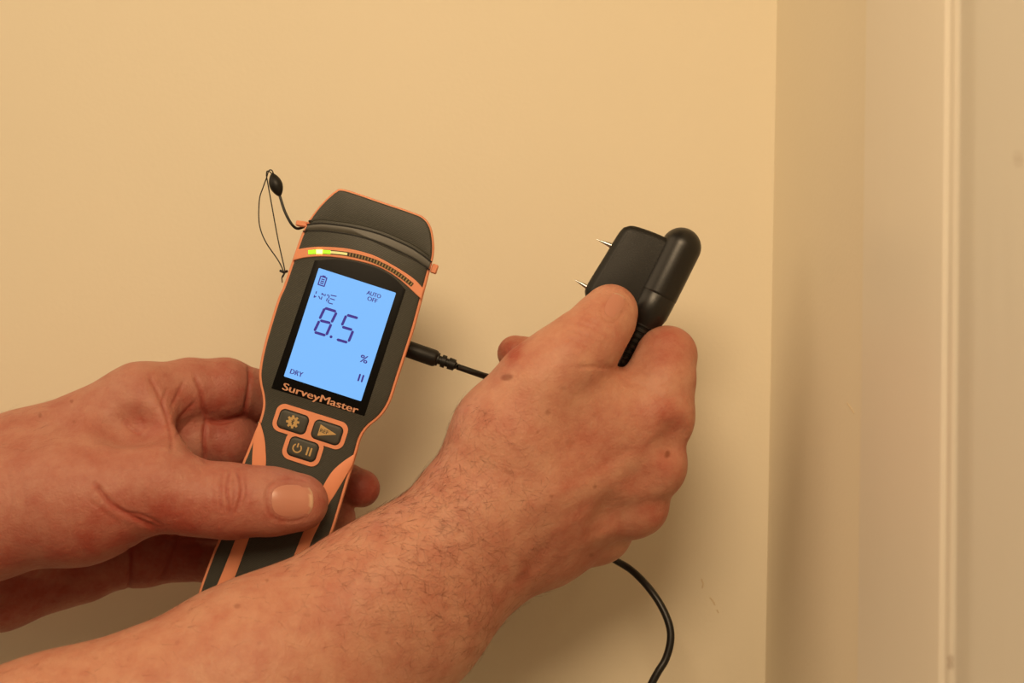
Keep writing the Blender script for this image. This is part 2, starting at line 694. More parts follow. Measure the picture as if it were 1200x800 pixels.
def seg_dist(P, poly):
    """distance of 2-D points to a polyline"""
    best = np.full(len(P), 1e9)
    for i in range(len(poly) - 1):
        a, b = np.array(poly[i], float), np.array(poly[i + 1], float)
        d = b - a
        t = np.clip(((P - a) @ d) / max(d @ d, 1e-9), 0, 1)
        best = np.minimum(best, np.linalg.norm(P - a - t[:, None] * d, axis=1))
    return best


def relax(v, f, it):
    """Laplacian smoothing that keeps the volume (Taubin)"""
    e = np.concatenate([f[:, [0, 1]], f[:, [1, 2]], f[:, [2, 3]], f[:, [3, 0]]])
    deg = np.bincount(e[:, 0], minlength=len(v)) + np.bincount(e[:, 1], minlength=len(v))
    for i in range(it * 2):
        s = np.zeros_like(v)
        for j in range(3):
            s[:, j] = (np.bincount(e[:, 0], v[e[:, 1], j], len(v)) + np.bincount(e[:, 1], v[e[:, 0], j], len(v))) / deg
        v = v + (s - v) * (0.5 if i % 2 == 0 else -0.52)
    return v


def largest_piece(v, f):
    """drop sealed pockets inside the closed fist"""
    lab = np.arange(len(v))
    e = np.concatenate([f[:, [0, 1]], f[:, [1, 2]], f[:, [2, 3]], f[:, [3, 0]]])
    while True:
        m = np.minimum(lab[e[:, 0]], lab[e[:, 1]])
        new = lab.copy()
        np.minimum.at(new, e[:, 0], m)
        np.minimum.at(new, e[:, 1], m)
        for _ in range(6):
            new = np.minimum(new, new[new])
        # hook roots together
        np.minimum.at(new, lab[e[:, 0]], new[e[:, 1]])
        np.minimum.at(new, lab[e[:, 1]], new[e[:, 0]])
        new = new[new]
        if (new == lab).all():
            break
        lab = new
    best = np.bincount(lab).argmax()
    keep = lab == best
    idx = np.cumsum(keep) - 1
    f = f[keep[f].all(1)]
    return v[keep], idx[f]


def build_skin(name, field, origin, mat, creases, reds, spots):
    v, f = field.mesh()
    v, f = largest_piece(v, f)
    v = relax(v, f, 4)

    me2 = np_mesh(name, v, f)
    me2.name = name
    n = len(me2.vertices)
    co = np.empty(n * 3, np.float32)
    me2.vertices.foreach_get('co', co)
    co = co.reshape(-1, 3).astype(float)
    no = np.empty(n * 3, np.float32)
    me2.vertex_normals.foreach_get('vector', no)
    no = no.reshape(-1, 3).astype(float)
    P = proj(co)
    front = np.clip((no[:, 2] + 0.15) / 0.3, 0, 1)
    disp = np.zeros(n)
    red = np.zeros(n)
    for c in creases:
        poly, sig, depth = c[0], c[1], c[2]
        zmin = c[3] if len(c) > 3 else -1e9
        x0 = min(p[0] for p in poly) - 4 * sig
        x1 = max(p[0] for p in poly) + 4 * sig
        y0 = min(p[1] for p in poly) - 4 * sig
        y1 = max(p[1] for p in poly) + 4 * sig
        m = (P[:, 0] > x0) & (P[:, 0] < x1) & (P[:, 1] > y0) & (P[:, 1] < y1) & (front > 0) & (co[:, 2] > zmin)
        ii = np.where(m)[0]
        if not len(ii):
            continue
        pl = catmull(poly, 6) if len(poly) > 2 else np.array(poly, float)
        dd = seg_dist(P[ii], pl)
        # fade towards both ends
        e0 = np.linalg.norm(P[ii] - np.array(poly[0]), axis=1)
        e1 = np.linalg.norm(P[ii] - np.array(poly[-1]), axis=1)
        fade = np.clip(np.minimum(e0, e1) / (3.0 * sig) + 0.25, 0, 1)
        w_ = np.exp(-(dd / sig) ** 2) * front[ii] * fade
        disp[ii] -= w_ * depth
        if depth > 0:
            red[ii] += w_ * min(depth * 0.5, 0.45)
    for (cx, cy, r, amt) in reds:
        d2 = ((P[:, 0] - cx) ** 2 + (P[:, 1] - cy) ** 2) / (r * r)
        red += amt * np.exp(-d2)
    spot = np.zeros(n)
    for (cx, cy, rx, ry, ang, amt) in spots:
        a = math.radians(ang)
        dx, dy = P[:, 0] - cx, P[:, 1] - cy
        u = (dx * math.cos(a) + dy * math.sin(a)) / rx
        w_ = (-dx * math.sin(a) + dy * math.cos(a)) / ry
        spot = np.maximum(spot, amt * np.clip((1.25 - np.sqrt(u * u + w_ * w_)) / 0.5, 0, 1) * (front > 0.3))
    co2 = co + no * disp[:, None]
    bvh_co = co2.copy()
    local = (co2 - origin) / 1000.0
    me2.vertices.foreach_set('co', local.astype(np.float32).ravel())
    for nm, arr in (('red', red), ('spot', spot)):
        a = me2.attributes.new(nm, 'FLOAT', 'POINT')
        a.data.foreach_set('value', np.clip(arr, 0, 1).astype(np.float32))
    me2.materials.clear()
    me2.materials.append(mat)
    me2.polygons.foreach_set('use_smooth', np.ones(len(me2.polygons), bool))
    me2.update()
    o = bpy.data.objects.new(name, me2)
    COL.objects.link(o)
    o.matrix_world = FRAME @ Matrix.Translation(Vector(origin / 1000.0))
    return o, bvh_co, no, P


def make_nail(parent, co, me, origin, cx, cy, ang, lx, ly, curve=0.35, lift=0.35, edge=0.86, nsq=2.6):
    """nail plate laid on the finger surface: (cx,cy) px centre, ang = direction of the tip (deg, screen), half sizes px"""
    lv = np.empty(len(me.loops), np.int32)
    me.loops.foreach_get('vertex_index', lv)
    lv = lv.reshape(-1, 4)
    Pn = proj(co)
    near = (np.hypot(Pn[:, 0] - cx, Pn[:, 1] - cy) < 70) & (co[:, 2] > -30)
    lv = lv[near[lv].all(1)]
    used, inv = np.unique(lv, return_inverse=True)
    bvh = BVHTree.FromPolygons(co[used].tolist(), inv.reshape(-1, 4).tolist())
    a = math.radians(ang)
    ux, uy = math.cos(a), math.sin(a)
    NU, NV = 18, 14
    top, tips = [], []
    for i in range(NU + 1):
        for j in range(NV + 1):
            s = -1 + 2 * i / NU
            t = -1 + 2 * j / NV
            # square -> rounded plate
            k = (abs(s) ** nsq + abs(t) ** nsq) ** (1 / nsq)
            mx = max(abs(s), abs(t), 1e-6)
            sc = mx / max(k, 1e-6) if k > 0 else 1
            s2, t2 = s * sc, t * sc
            rim = max(abs(s), abs(t))
            px = cx + ux * s2 * lx - uy * t2 * ly
            py = cy + uy * s2 * lx + ux * t2 * ly
            o_ = cp(px, py, 150.0)
            e_ = cp(px, py, -40.0)
            d_ = e_ - o_
            hit = bvh.ray_cast(Vector(o_), Vector(d_).normalized())
            h = np.array(hit[0]) if hit[0] is not None else cp(px, py, 0)
            nn = np.array(hit[1]) if hit[0] is not None else np.array((0, 0, 1.0))
            l = lift * (1 - rim ** 4) - 0.12 * rim ** 6
            if s2 > 0.6:
                l += 0.25 * (s2 - 0.6) / 0.4
            h = h + nn * l
            top.append((h - origin) / 1000.0)
            tips.append(1.0 if s2 > edge - 0.10 * t2 * t2 else 0.0)
    # smooth the plate a little
    G = np.array(top).reshape(NU + 1, NV + 1, 3)
    for _ in range(4):
        H = G.copy()
        H[1:-1, 1:-1] = 0.5 * G[1:-1, 1:-1] + 0.125 * (G[:-2, 1:-1] + G[2:, 1:-1] + G[1:-1, :-2] + G[1:-1, 2:])
        G = H
    top = G.reshape(-1, 3)
    low = top - np.array((0, 0, 0.0007))
    n1 = len(top)
    verts = list(top) + list(low)
    faces = []
    W = NV + 1
    for i in range(NU):
        for j in range(NV):
            q = (i * W + j, (i + 1) * W + j, (i + 1) * W + j + 1, i * W + j + 1)
            faces.append(q)
            faces.append(tuple(n1 + x for x in q[::-1]))
    ring = [i * W for i in range(NU + 1)] + [NU * W + j for j in range(1, W)] + [i * W + NV for i in range(NU - 1, -1, -1)] + [j for j in range(NV - 1, 0, -1)]
    for a_, b_ in zip(ring, ring[1:] + ring[:1]):
        faces.append((a_, b_, n1 + b_, n1 + a_))
    o = link_mesh('fingernail', verts, faces, M['nail'], parent)
    fix_normals(o)
    at = o.data.attributes.new('tip', 'FLOAT', 'POINT')
    at.data.foreach_set('value', np.array(tips + tips, np.float32))
    tag(o, 'short trimmed thumbnail')
    return o


def make_hairs(parent, co, no, P, origin, sel, count, dirs, length, seed, rad=0.055):
    rng = random.Random(seed)
    ids = np.where(sel)[0]
    verts, faces = [], []
    for _ in range(count):
        i = int(ids[rng.randrange(len(ids))])
        p, n = co[i], no[i]
        dpx = dirs(P[i], rng)
        d = np.array([dpx[0], -dpx[1], rng.uniform(-0.1, 0.5)])
        d = d - n * (d @ n)
        d /= np.linalg.norm(d) + 1e-9
        side = np.cross(n, d)
        L = length * rng.uniform(0.5, 1.2)
        bend = rng.uniform(-0.7, 0.7)
        lift = rng.uniform(0.10, 0.42)
        pts = []
        K = 5
        for k in range(K + 1):
            t = k / K
            pts.append(p + d * L * t + side * bend * L * t * t * 0.6 + n * (lift * L * (t - 0.55 * t * t) - 0.1))
        b = len(verts)
        for k, q in enumerate(pts):
            r = rad * (1 - 0.75 * k / K)
            for m in range(3):
                an = 2 * math.pi * m / 3
                verts.append((q + r * (n * math.cos(an) + side * math.sin(an)) - origin) / 1000.0)
        for k in range(K):
            for m in range(3):
                mm = (m + 1) % 3
                faces.append((b + 3 * k + m, b + 3 * k + mm, b + 3 * k + 3 + mm, b + 3 * k + 3 + m))
    o = link_mesh('arm_hair', verts, faces, M['hair'], parent)
    tag(o, 'fine brown arm hair', kind='stuff')
    return o


# ------------------------------------------------------------------ left hand (holds the meter)
def left_hand():
    lo = np.array([-330.0, -150.0, -75.0])
    hi = np.array([-55.0, 10.0, 45.0])
    Fd = Field(lo, hi, 0.56)
    # wrist and forearm
    Fd.chain([(-420, 620, -5, 36), (-190, 615, -10, 28), (-90, 606, -12, 25.5)], 12)
    Fd.chain([(-190, 640, -22, 26), (-60, 650, -30, 22)], 14)
    # metacarpals / palm body
    Fd.chain([(-110, 612, -8, 24), (20, 547, -10, 20.5), (165, 472, -16, 16)], 14)
    Fd.chain([(-100, 600, -18, 24), (60, 575, -22, 19), (160, 512, -26, 14)], 12)
    Fd.chain([(-100, 650, -28, 20), (30, 630, -36, 18), (125, 590, -44, 14)], 10)
    Fd.chain([(-100, 682, -32, 19), (0, 692, -38, 16.5), (95, 668, -50, 15)], 8)
    # thenar and thumb
    Fd.chain([(-130, 610, 0, 27), (-30, 603, 6, 26), (95, 586, 8, 24), (188, 572, 14, 17)], 14)
    Fd.chain([(188, 572, 14, 16.8), (232, 584, 14, 14.0), (272, 587, 13.5, 14.2), (318, 587, 12.0, 12.6), (350, 588, 10.6, 10.6)], 7)
    Fd.chain([(322, 589, 10.0, 12.4), (352, 589, 9.4, 11)], 4)
    # thumb web: a fold from the index knuckle down to the thumb
    Fd.chain([(160, 455, -9, 6), (184, 490, -4, 5.0), (196, 535, 6, 7)], 7)
    Fd.chain([(120, 520, -2, 12), (178, 540, 6, 10)], 10)
    Fd.chain([(185, 498, -30, 12), (226, 505, -35, 11.5)], 5)
    # index
    Fd.chain([(165, 472, -16, 15.5), (222, 457, -27, 13.2), (264, 456, -33, 13.0), (296, 462, -40, 11.2)], 5, 9)
    Fd.chain([(296, 462, -42, 11.2), (345, 474, -44, 9.6), (398, 488, -43, 8)], 3)
    # middle
    Fd.chain([(160, 512, -26, 14), (226, 514, -31, 12.8), (268, 518, -36, 12.4), (302, 528, -46, 11.2), (360, 550, -47, 10), (402, 566, -44, 9.2), (423, 572, -42, 8.6)], 2.5, 6)
    # ring
    Fd.chain([(130, 588, -44, 13.5), (210, 600, -54, 12), (262, 610, -54, 11), (340, 622, -46, 9.5), (396, 606, -42, 8)], 2.5, 6)
    # little
    Fd.chain([(98, 660, -50, 14), (170, 655, -55, 12.5), (215, 652, -56, 11.0), (262, 660, -50, 9.5), (300, 668, -46, 8)], 2.5, 6)
    # hollow at the back of the thumb
    Fd.carve(cp(155, 499, 12), 9.5, 8, (1.35, 0.8, 1))
    creases = [
        # thumb joint
        ([(262, 552), (258, 575), (260, 602)], 2.2, 0.42), ([(270, 551), (266, 572), (269, 604)], 1.9, 0.55),
        ([(279, 552), (283, 575), (276, 600)], 1.9, 0.52), ([(288, 556), (289, 575), (286, 592)], 2.0, 0.3),
        ([(251, 556), (249, 575), (252, 596)], 2.0, 0.18), ([(274, 562), (275, 580), (272, 594)], 1.6, 0.22),
        # base of the thumb
        ([(112, 568), (130, 590), (155, 606), (184, 619)], 3.0, 1.0), ([(150, 600), (172, 606), (190, 616)], 2.4, 0.55),
        ([(104, 586), (122, 600), (140, 614)], 2.5, 0.25), ([(96, 560), (118, 572)], 2.5, 0.2),
        # web folds
        ([(174, 440), (186, 462), (194, 482), (199, 505), (202, 528)], 2.6, 0.55),
        ([(196, 455), (191, 470), (193, 480)], 2.0, 0.4), ([(216, 445), (208, 462), (200, 478)], 2.2, 0.4),
        ([(230, 470), (216, 484), (203, 498)], 2.4, 0.5), ([(226, 490), (212, 505), (204, 515)], 2.2, 0.3),
        ([(143, 490), (154, 502), (170, 512)], 3.2, 0.6), ([(160, 480), (165, 490), (168, 500)], 2.4, 0.35),
        ([(228, 440), (236, 460), (238, 476), (243, 492)], 2.6, 0.8),
        ([(292, 425), (293, 445), (290, 468), (286, 485)], 2.6, 1.1),
        ([(241, 494), (239, 515), (241, 540)], 2.6, 1.0), ([(243, 493), (262, 494), (287, 486)], 2.6, 1.1),
        # palm crease of the little finger side
        ([(152, 640), (153, 660), (150, 692)], 2.6, 1.2), ([(206, 628), (197, 655), (188, 676)], 2.4, 0.8),
        # wrist lines
        ([(8, 548), (14, 580), (10, 612)], 3.0, 0.25), ([(24, 560), (30, 590), (26, 625)], 3, 0.18),
        ([(40, 470), (60, 500), (64, 530)], 5, -0.35),
        # nail fold
        ([(326, 562), (314, 572), (312, 588), (316, 602), (326, 610)], 2.0, 0.45), ([(326, 562), (345, 560), (360, 564)], 1.8, 0.35),
        ([(326, 610), (344, 611), (358, 607)], 1.8, 0.35),
    ]
    reds = [(270, 452, 40, 0.5), (275, 515, 40, 0.6), (180, 600, 36, 0.25), (300, 590, 40, 0.25), (425, 575, 40, 0.75), (120, 650, 80, 0.45),
            (210, 480, 36, 0.35), (220, 650, 60, 0.6), (20, 710, 80, 0.55), (355, 585, 22, 0.3), (220, 580, 30, 0.2), (60, 520, 50, 0.1), (160, 500, 24, 0.2)]
    spots = [(84, 470, 2, 2, 0, 0.5), (47, 487, 2, 2.5, 0, 0.45), (87, 494, 2, 2, 0, 0.3)]
    origin = cp(-100, 600, -10)
    o, co, no, P = build_skin('hand', Fd, origin, M['skinL'], creases, reds, spots)
    tag(o, 'bare left hand gripping the grey and orange meter, thumb across its front', 'hand')
    make_nail(o, co, o.data, origin, 340.5, 586.5, 0.0, 26.5, 21.5)
    sel = (P[:, 0] > -8) & (P[:, 0] < 60) & (P[:, 1] < 530) & (no[:, 2] > -0.2) & (no[:, 1] > 0.72)

    def dirs(p, rng):
        return np.array([rng.uniform(0.2, 1.0), rng.uniform(-0.8, 0.3)])
    make_hairs(o, co, no, P, origin, sel, 34, dirs, 7, 5, 0.032)
    return o


left_hand()


# ------------------------------------------------------------------ right hand (holds the pin probe)
def right_hand():
    lo = np.array([-235.0, -215.0, -70.0])
    hi = np.array([85.0, 32.0, 132.0])
    Fd = Field(lo, hi, 0.72)
    # forearm: two bones side by side, coming towards the viewer
    Fd.chain([(-190, 1010, 84, 46), (60, 905, 66, 41), (300, 789, 42, 34), (450, 690, 26, 25.5), (552, 606, 15, 21.0)], 14)
    Fd.chain([(120, 1010, 60, 50), (318, 850, 36, 40), (480, 732, 16, 27), (588, 650, 6, 19.5)], 16)
    Fd.chain([(300, 805, 40, 34), (510, 662, 15, 24), (575, 620, 12, 21)], 14)
    # metacarpals
    Fd.chain([(556, 600, 15, 20.5), (620, 548, 14, 18), (766, 490, 5, 13.6)], 14)
    Fd.chain([(560, 605, 13, 21), (640, 575, 12, 17.5), (756, 545, 2, 14.4)], 12)
    Fd.chain([(575, 630, 8, 20), (640, 612, 6, 16.5), (738, 590, -6, 13.2)], 10)
    Fd.chain([(590, 650, 2, 18.5), (640, 640, -3, 15.5), (700, 622, -16, 12.8)], 9)
    # palm filling
    Fd.chain([(600, 560, 0, 22), (690, 545, -8, 17)], 12)
    Fd.chain([(610, 500, 2, 19), (700, 475, -2, 13)], 12)
    # thumb
    Fd.chain([(566, 570, 13, 19.5), (590, 508, 15, 18.8), (634, 450, 18, 16.8)], 12)
    Fd.chain([(634, 450, 18, 16.6), (667, 420, 18.5, 14.4), (694, 395, 15.5, 12.2), (712, 371, 9.0, 10.4), (717, 362, 7.0, 9.4)], 8)
    # web between thumb and index
    Fd.chain([(620, 505, 14, 18), (690, 481, 8, 14), (752, 478, 4, 11.5)], 12)
    Fd.chain([(660, 460, 12, 12), (708, 464, 2, 8.5), (750, 468, 2, 10)], 8)
    # index
    Fd.chain([(766, 490, 5, 13.4), (777, 446, 2, 12.4), (782, 418, -3, 12.0)], 6, 8)
    Fd.chain([(752, 474, 2, 10), (771, 432, -1, 9.0), (776, 415, -4, 9.2)], 6)
    Fd.chain([(784, 415, -4, 11.4), (772, 411, -25, 10.0), (742, 402, -30, 9.4), (712, 398, -30, 8.2)], 3)
    # middle
    Fd.chain([(757, 546, 1, 14.6), (768, 512, -36, 11.6)], 5)
    Fd.chain([(768, 512, -36, 11.6), (700, 452, -46, 9.6), (640, 420, -46, 8.8), (604, 414, -44, 8.2)], 3)
    # ring and little, curled behind
    Fd.chain([(738, 590, -6, 13.4), (748, 560, -42, 11)], 5)
    Fd.chain([(748, 560, -42, 11), (690, 515, -52, 9.4), (640, 498, -48, 8.4)], 3)
    Fd.chain([(700, 622, -16, 12.8), (716, 600, -46, 10)], 5)
    Fd.chain([(716, 600, -46, 10), (672, 566, -54, 8.4), (632, 548, -50, 7.4)], 3)
    # knuckles
    for (x, y, z, r) in ((778, 488, 6, 11.5), (770, 545, 4, 11.5), (752, 594, -2, 10.5), (706, 626, -14, 10)):
        Fd.cone(cp(x, y, z), cp(x - 6, y + 2, z), r, r, 6)
    # hollows between the knuckles
    Fd.carve(cp(794, 517, 22), 6.0, 9)
    Fd.carve(cp(764, 570, 27), 6.5, 10)
    Fd.carve(cp(722, 608, 22), 6.0, 9)
    creases = [
        # tendons and veins on the back of the hand
        ([(640, 630), (680, 605), (745, 574)], 9, -0.6), ([(640, 655), (680, 632), (722, 610)], 8, 0.35), ([(660, 612), (700, 588), (750, 560)], 10, 0.6),
        ([(650, 575), (700, 548), (752, 520)], 9, 0.5), ([(610, 600), (650, 578), (700, 556)], 9, -0.4),
        ([(620, 660), (640, 640), (652, 625)], 7, 0.6), ([(600, 690), (622, 668), (640, 650)], 7, 0.5),
        # thumb joint wrinkles
        ([(670, 378), (690, 382), (704, 390), (712, 396)], 1.8, 0.30), ([(668, 386), (684, 392), (700, 400)], 1.8, 0.22),
        ([(680, 372), (695, 377), (706, 384)], 1.8, 0.18), ([(664, 396), (680, 402), (694, 412)], 1.8, 0.18),
        ([(676, 430), (700, 430), (716, 433)], 2.4, 0.5), ([(700, 424), (712, 428), (722, 432)], 2.0, 0.3),
        # index
        ([(735, 440), (748, 436), (760, 440)], 2.4, 0.25), ([(728, 450), (745, 450), (762, 455)], 2.6, 0.25),
        ([(765, 460), (780, 466), (800, 462)], 4, 0.3), ([(750, 520), (770, 506), (785, 508)], 5, -0.3),
        # wrist folds
        ([(500, 560), (530, 590), (560, 640)], 5, 0.25), ([(512, 548), (545, 580), (580, 632)], 4, 0.2),
        # nail folds
        ([(704, 361), (707, 373), (720, 377), (732, 363)], 1.8, 0.3),
    ]
    reds = [(778, 490, 24, 0.55), (785, 545, 24, 0.45), (765, 600, 26, 0.4), (785, 405, 28, 0.4), (716, 355, 12, 0.35), (600, 410, 16, 0.9),
            (620, 520, 30, 0.12), (690, 520, 30, 0.2), (560, 690, 40, 0.2), (690, 640, 40, 0.3), (640, 700, 60, 0.2), (400, 720, 50, 0.1), (680, 385, 20, 0.2)]
    spots = [(594, 442, 7, 3.6, -8, 0.6), (642, 483, 3.5, 2.6, 10, 0.4), (660, 455, 4, 2.5, 0, 0.22), (782, 532, 3, 4.5, 20, 0.65),
             (697, 570, 2.2, 2.2, 0, 0.5), (693, 650, 3, 2.2, 0, 0.45), (646, 581, 2.2, 2.2, 0, 0.3), (278, 710, 4, 3, 0, 0.35), (313, 680, 2, 2, 0, 0.45),
             (668, 518, 6, 4, 0, 0.18), (595, 552, 7, 2.4, 30, 0.3), (410, 655, 4, 2, 0, 0.25), (360, 720, 5, 2.5, 10, 0.2), (630, 506, 2, 2, 0, 0.3)]
    origin = cp(560, 620, 12)
    o, co, no, P = build_skin('hand', Fd, origin, M['skinR'], creases, reds, spots)
    tag(o, 'bare right hand and hairy forearm pinching the black pin probe, back of hand showing', 'hand')
    make_nail(o, co, o.data, origin, 720.0, 358.5, -62, 15.0, 11.5, lift=0.2, edge=0.93)
    sel = (P[:, 0] > -10) & (P[:, 0] < 640) & (P[:, 1] < 830) & (no[:, 2] > -0.25) & (co[:, 2] > 2) & (P[:, 1] > 470 + 0.0 * P[:, 0])
    rr = np.random.RandomState(3).rand(len(sel))
    dens = np.clip(1.1 - np.hypot((P[:, 0] - 520) / 210, (P[:, 1] - 620) / 170), 0.05, 1)
    dens = np.where(P[:, 0] > 580, dens * 0.5, dens)
    sel = sel & (rr < dens)

    def dirs(p, rng):
        a = math.radians(rng.gauss(20, 45))
        return np.array([math.cos(a), math.sin(a)])
    make_hairs(o, co, no, P, origin, sel, 1700, dirs, 6.6, 11, 0.045)
    return o


right_hand()

# ------------------------------------------------------------------ the moisture meter
ROT = math.radians(-17.9)
MC = (398.5, 391.9)
_c, _s = math.cos(ROT), math.sin(ROT)
K = D0 / F_PX


def dl(px, py):
    """picture point on the meter's front -> meter's own millimetres"""
    dx, dy = (px - MC[0]) * K, -(py - MC[1]) * K
    return (dx * _c + dy * _s, -dx * _s + dy * _c)


def dls(pts):
    return np.array([dl(*p) for p in pts])


mo = cp(MC[0], MC[1], 0) / 1000.0
METER = empty('moisture_meter', FRAME @ Matrix.Translation(Vector(mo)) @ Matrix.Rotation(ROT, 4, 'Z'))
tag(METER, 'dark grey handheld moisture meter with orange edging and lit blue screen', 'moisture meter')

out_px = [(391, 224.2), (403, 221.2), (446.5, 235.5), (484, 248.2), (497, 254.5), (505, 266), (508.3, 284), (508, 298), (505, 311), (495.5, 347),
          (485.5, 384), (475.5, 415), (466, 444), (457, 471), (446, 488), (431, 501), (423, 513), (418.5, 528), (413, 547), (407, 566), (393, 613),
          (380, 650), (362, 700), (352, 728), (340, 738), (322, 734), (245, 710), (232, 702), (233, 690), (248, 649), (259, 622), (281, 549), (287.5, 532),
          (297, 508), (303, 493), (307, 477), (306.5, 463), (303.5, 449), (303, 433), (309, 402), (324, 352), (332, 333), (346, 292), (353, 273), (361, 258),
          (371, 244), (381, 233)]
OUT = catmull(dls(out_px), 5, True)
loft('orange_bumper', OUT, [(2.4, -7.0), (0.7, -4.2), (0.0, -3.2), (0.0, -2.0), (0.3, -1.3), (0.95, -1.1), (1.6, -1.2)], M['orange'], METER)
loft('housing', OUT, [(9.5, -33), (7.0, -31.5), (5.0, -27), (2.6, -12), (1.5, -6), (1.15, -3.5), (1.15, -1.1), (1.35, -0.45), (2.1, 0.0)], M['rubber'], METER)

# cap over the sensor end
up_seam = [(359.5, 263.0), (372, 261.6), (384, 262), (415, 266.3), (446.5, 274.5), (478, 288), (494, 297.8), (506, 307)]
lo_seam = [(355, 270.8), (370, 270.3), (384, 271), (415, 275.6), (446.5, 285), (478, 299.6), (492, 308), (503.5, 316)]
cap_px = [(391, 224.2), (403, 221.2), (446.5, 235.5), (484, 248.2), (497, 254.5), (505, 266), (508.3, 284), (508, 298), (506, 307)]
cap_poly = np.concatenate([catmull(dls(cap_px), 5), catmull(dls(up_seam[::-1][1:]), 5),
                           catmull(dls([(361, 258), (371, 244), (381, 233)]), 4)])
loft('cap', cap_poly, [(6.0, -29), (4.0, -26), (1.6, -8), (0.85, -4), (0.75, -1.0), (0.9, -0.3), (1.25, 0.05), (1.7, 0.15)], M['rubber'], METER)
band = MB()
up = catmull(dls(up_seam), 6)
lw = catmull(dls(lo_seam), 6)
band_poly = np.concatenate([up, lw[::-1]])
loft('cap_band', inset(band_poly, 0.45), [(0.0, -1.5), (0.0, 0.06), (0.15, 0.12)], M['rubber2'], METER)


def ribbon(name, line, w_, z0, z1, mat, parent):
    T = np.gradient(line, axis=0)
    T /= np.linalg.norm(T, axis=1, keepdims=True)
    n_ = np.stack([-T[:, 1], T[:, 0]], 1) * w_ / 2
    return loft(name, np.concatenate([line + n_, (line - n_)[::-1]]), [(0, z0), (0, z1)], mat, parent)


ribbon('seam', up, 0.55, -1.0, 0.22, M['seam'], METER)
ribbon('seam', lw, 0.5, -1.0, 0.22, M['seam'], METER)

# orange arch with the light bar
arch_up = [(346.8, 292.6), (360, 290.2), (377.6, 289.1), (407, 291.2), (436, 298.5), (461, 311), (484, 325.8), (496.5, 338.4)]
arch_lo = [(493.6, 350.5), (489, 346.0), (467.4, 326.7), (444.4, 313.1), (415.2, 304.8), (383.9, 300.6), (358.9, 301.6), (343.2, 305.2)]
arch = np.concatenate([catmull(dls(arch_up), 6), catmull(dls(arch_lo), 6)])
loft('light_bar_arch', arch, [(0, -1), (0, 0.3), (0.25, 0.55)], M['orange'], METER)
mid = catmull(dls([(361.5, 295.6), (374, 294.9), (391, 295.8), (407, 297.7), (422, 300.9), (436, 305), (449, 310.6), (461.2, 317.4), (473, 325.6), (483.5, 334)]), 8)
bar = ribbon('light_bar', mid, 1.75, 0.2, 0.68, M['leddark'], METER)
tag(bar, 'green lit bar of small lights')
seglen = np.concatenate([[0], np.cumsum(np.linalg.norm(np.diff(mid, axis=0), axis=1))])


def at_len(s):
    s = max(0.0, min(seglen[-1], s))
    i = min(int(np.searchsorted(seglen, s)), len(seglen) - 1)
    i = max(i, 1)
    t = (s - seglen[i - 1]) / (seglen[i] - seglen[i - 1])
    return mid[i - 1] * (1 - t) + mid[i] * t


Ltot = seglen[-1]


def sub_ribbon(name, s0, s1, w_, z1, mat):
    line = np.array([at_len(s0 + (s1 - s0) * k / 8) for k in range(9)])
    return ribbon(name, line, w_, 0.5, z1, mat, bar)


tag(sub_ribbon('lit_segment', 0.05, 3.4, 1.7, 0.85, M['ledlit']), 'glowing green light')
sub_ribbon('lit_segment', 3.4, 6.0, 1.7, 0.9, M['ledcore'])
sub_ribbon('lit_segment', 6.0, 9.4, 1.5, 0.84, M['ledlit'])
sub_ribbon('lit_segment', 9.4, 16.5, 1.05, 0.82, M['ledglow'])
ticks = MB()
s = 17.6
while s < Ltot - 0.4:
    a, b = at_len(s - 0.05), at_len(s + 0.05)
    d = (b - a) / np.linalg.norm(b - a)
    n_ = np.array([-d[1], d[0]])
    c_ = at_len(s)
    w_ = 0.42 if s < Ltot * 0.62 else 0.55
    ticks.bar(c_ - n_ * 0.72, c_ + n_ * 0.72, w_, 0.5, 0.8)
    s += 1.32
tag(ticks.build('unlit_segments', M['ledseg'], bar), kind='stuff')

# side lugs
for cx_, cy_, w_, h_, a_ in ((352.5, 261.5, 4.8, 2.3, 10), (508.5, 314.5, 2.6, 4.0, 0)):
    p = dl(cx_, cy_)
    q = rrect(w_, h_, 0.6, 4)
    ca, sa = math.cos(math.radians(a_)), math.sin(math.radians(a_))
    q = np.stack([p[0] + q[:, 0] * ca - q[:, 1] * sa, p[1] + q[:, 0] * sa + q[:, 1] * ca], 1)
    loft('lug', q, [(0.3, -6), (0, -5.5), (0, -2.0), (0.4, -1.5)], M['orange'], METER)

# screen
bez = dls([(369.0, 305.0), (400, 303.6), (437, 312), (460, 324), (475.5, 339.5), (427.2, 487.3), (318.0, 454.8)])
bez = np.concatenate([catmull(bez[:5], 6), bez[5:]])
loft('screen_bezel', bez, [(0, -1.0), (0, 0.20), (0.5, 0.32)], M['gloss'], METER)
LW, LH = 34.2, 48.0
lcd = loft('lcd_screen', rrect(LW, LH, 0.4, 3), [(0, 0.0), (0, 0.42)], M['lcd'], METER)
tag(lcd, 'glowing blue liquid crystal display')
ZI0, ZI1 = 0.40, 0.47


def za(x, y):                              # reading help: magnified crop -> picture
    return dl(355 + x / 8.0, 312 + y / 8.0)


def ink(name, bars):
    m = MB()
    for p, q, w_ in bars:
        m.bar(p, q, w_, ZI0, ZI1, 0.8)
    return m.build(name, M['ink'], lcd)


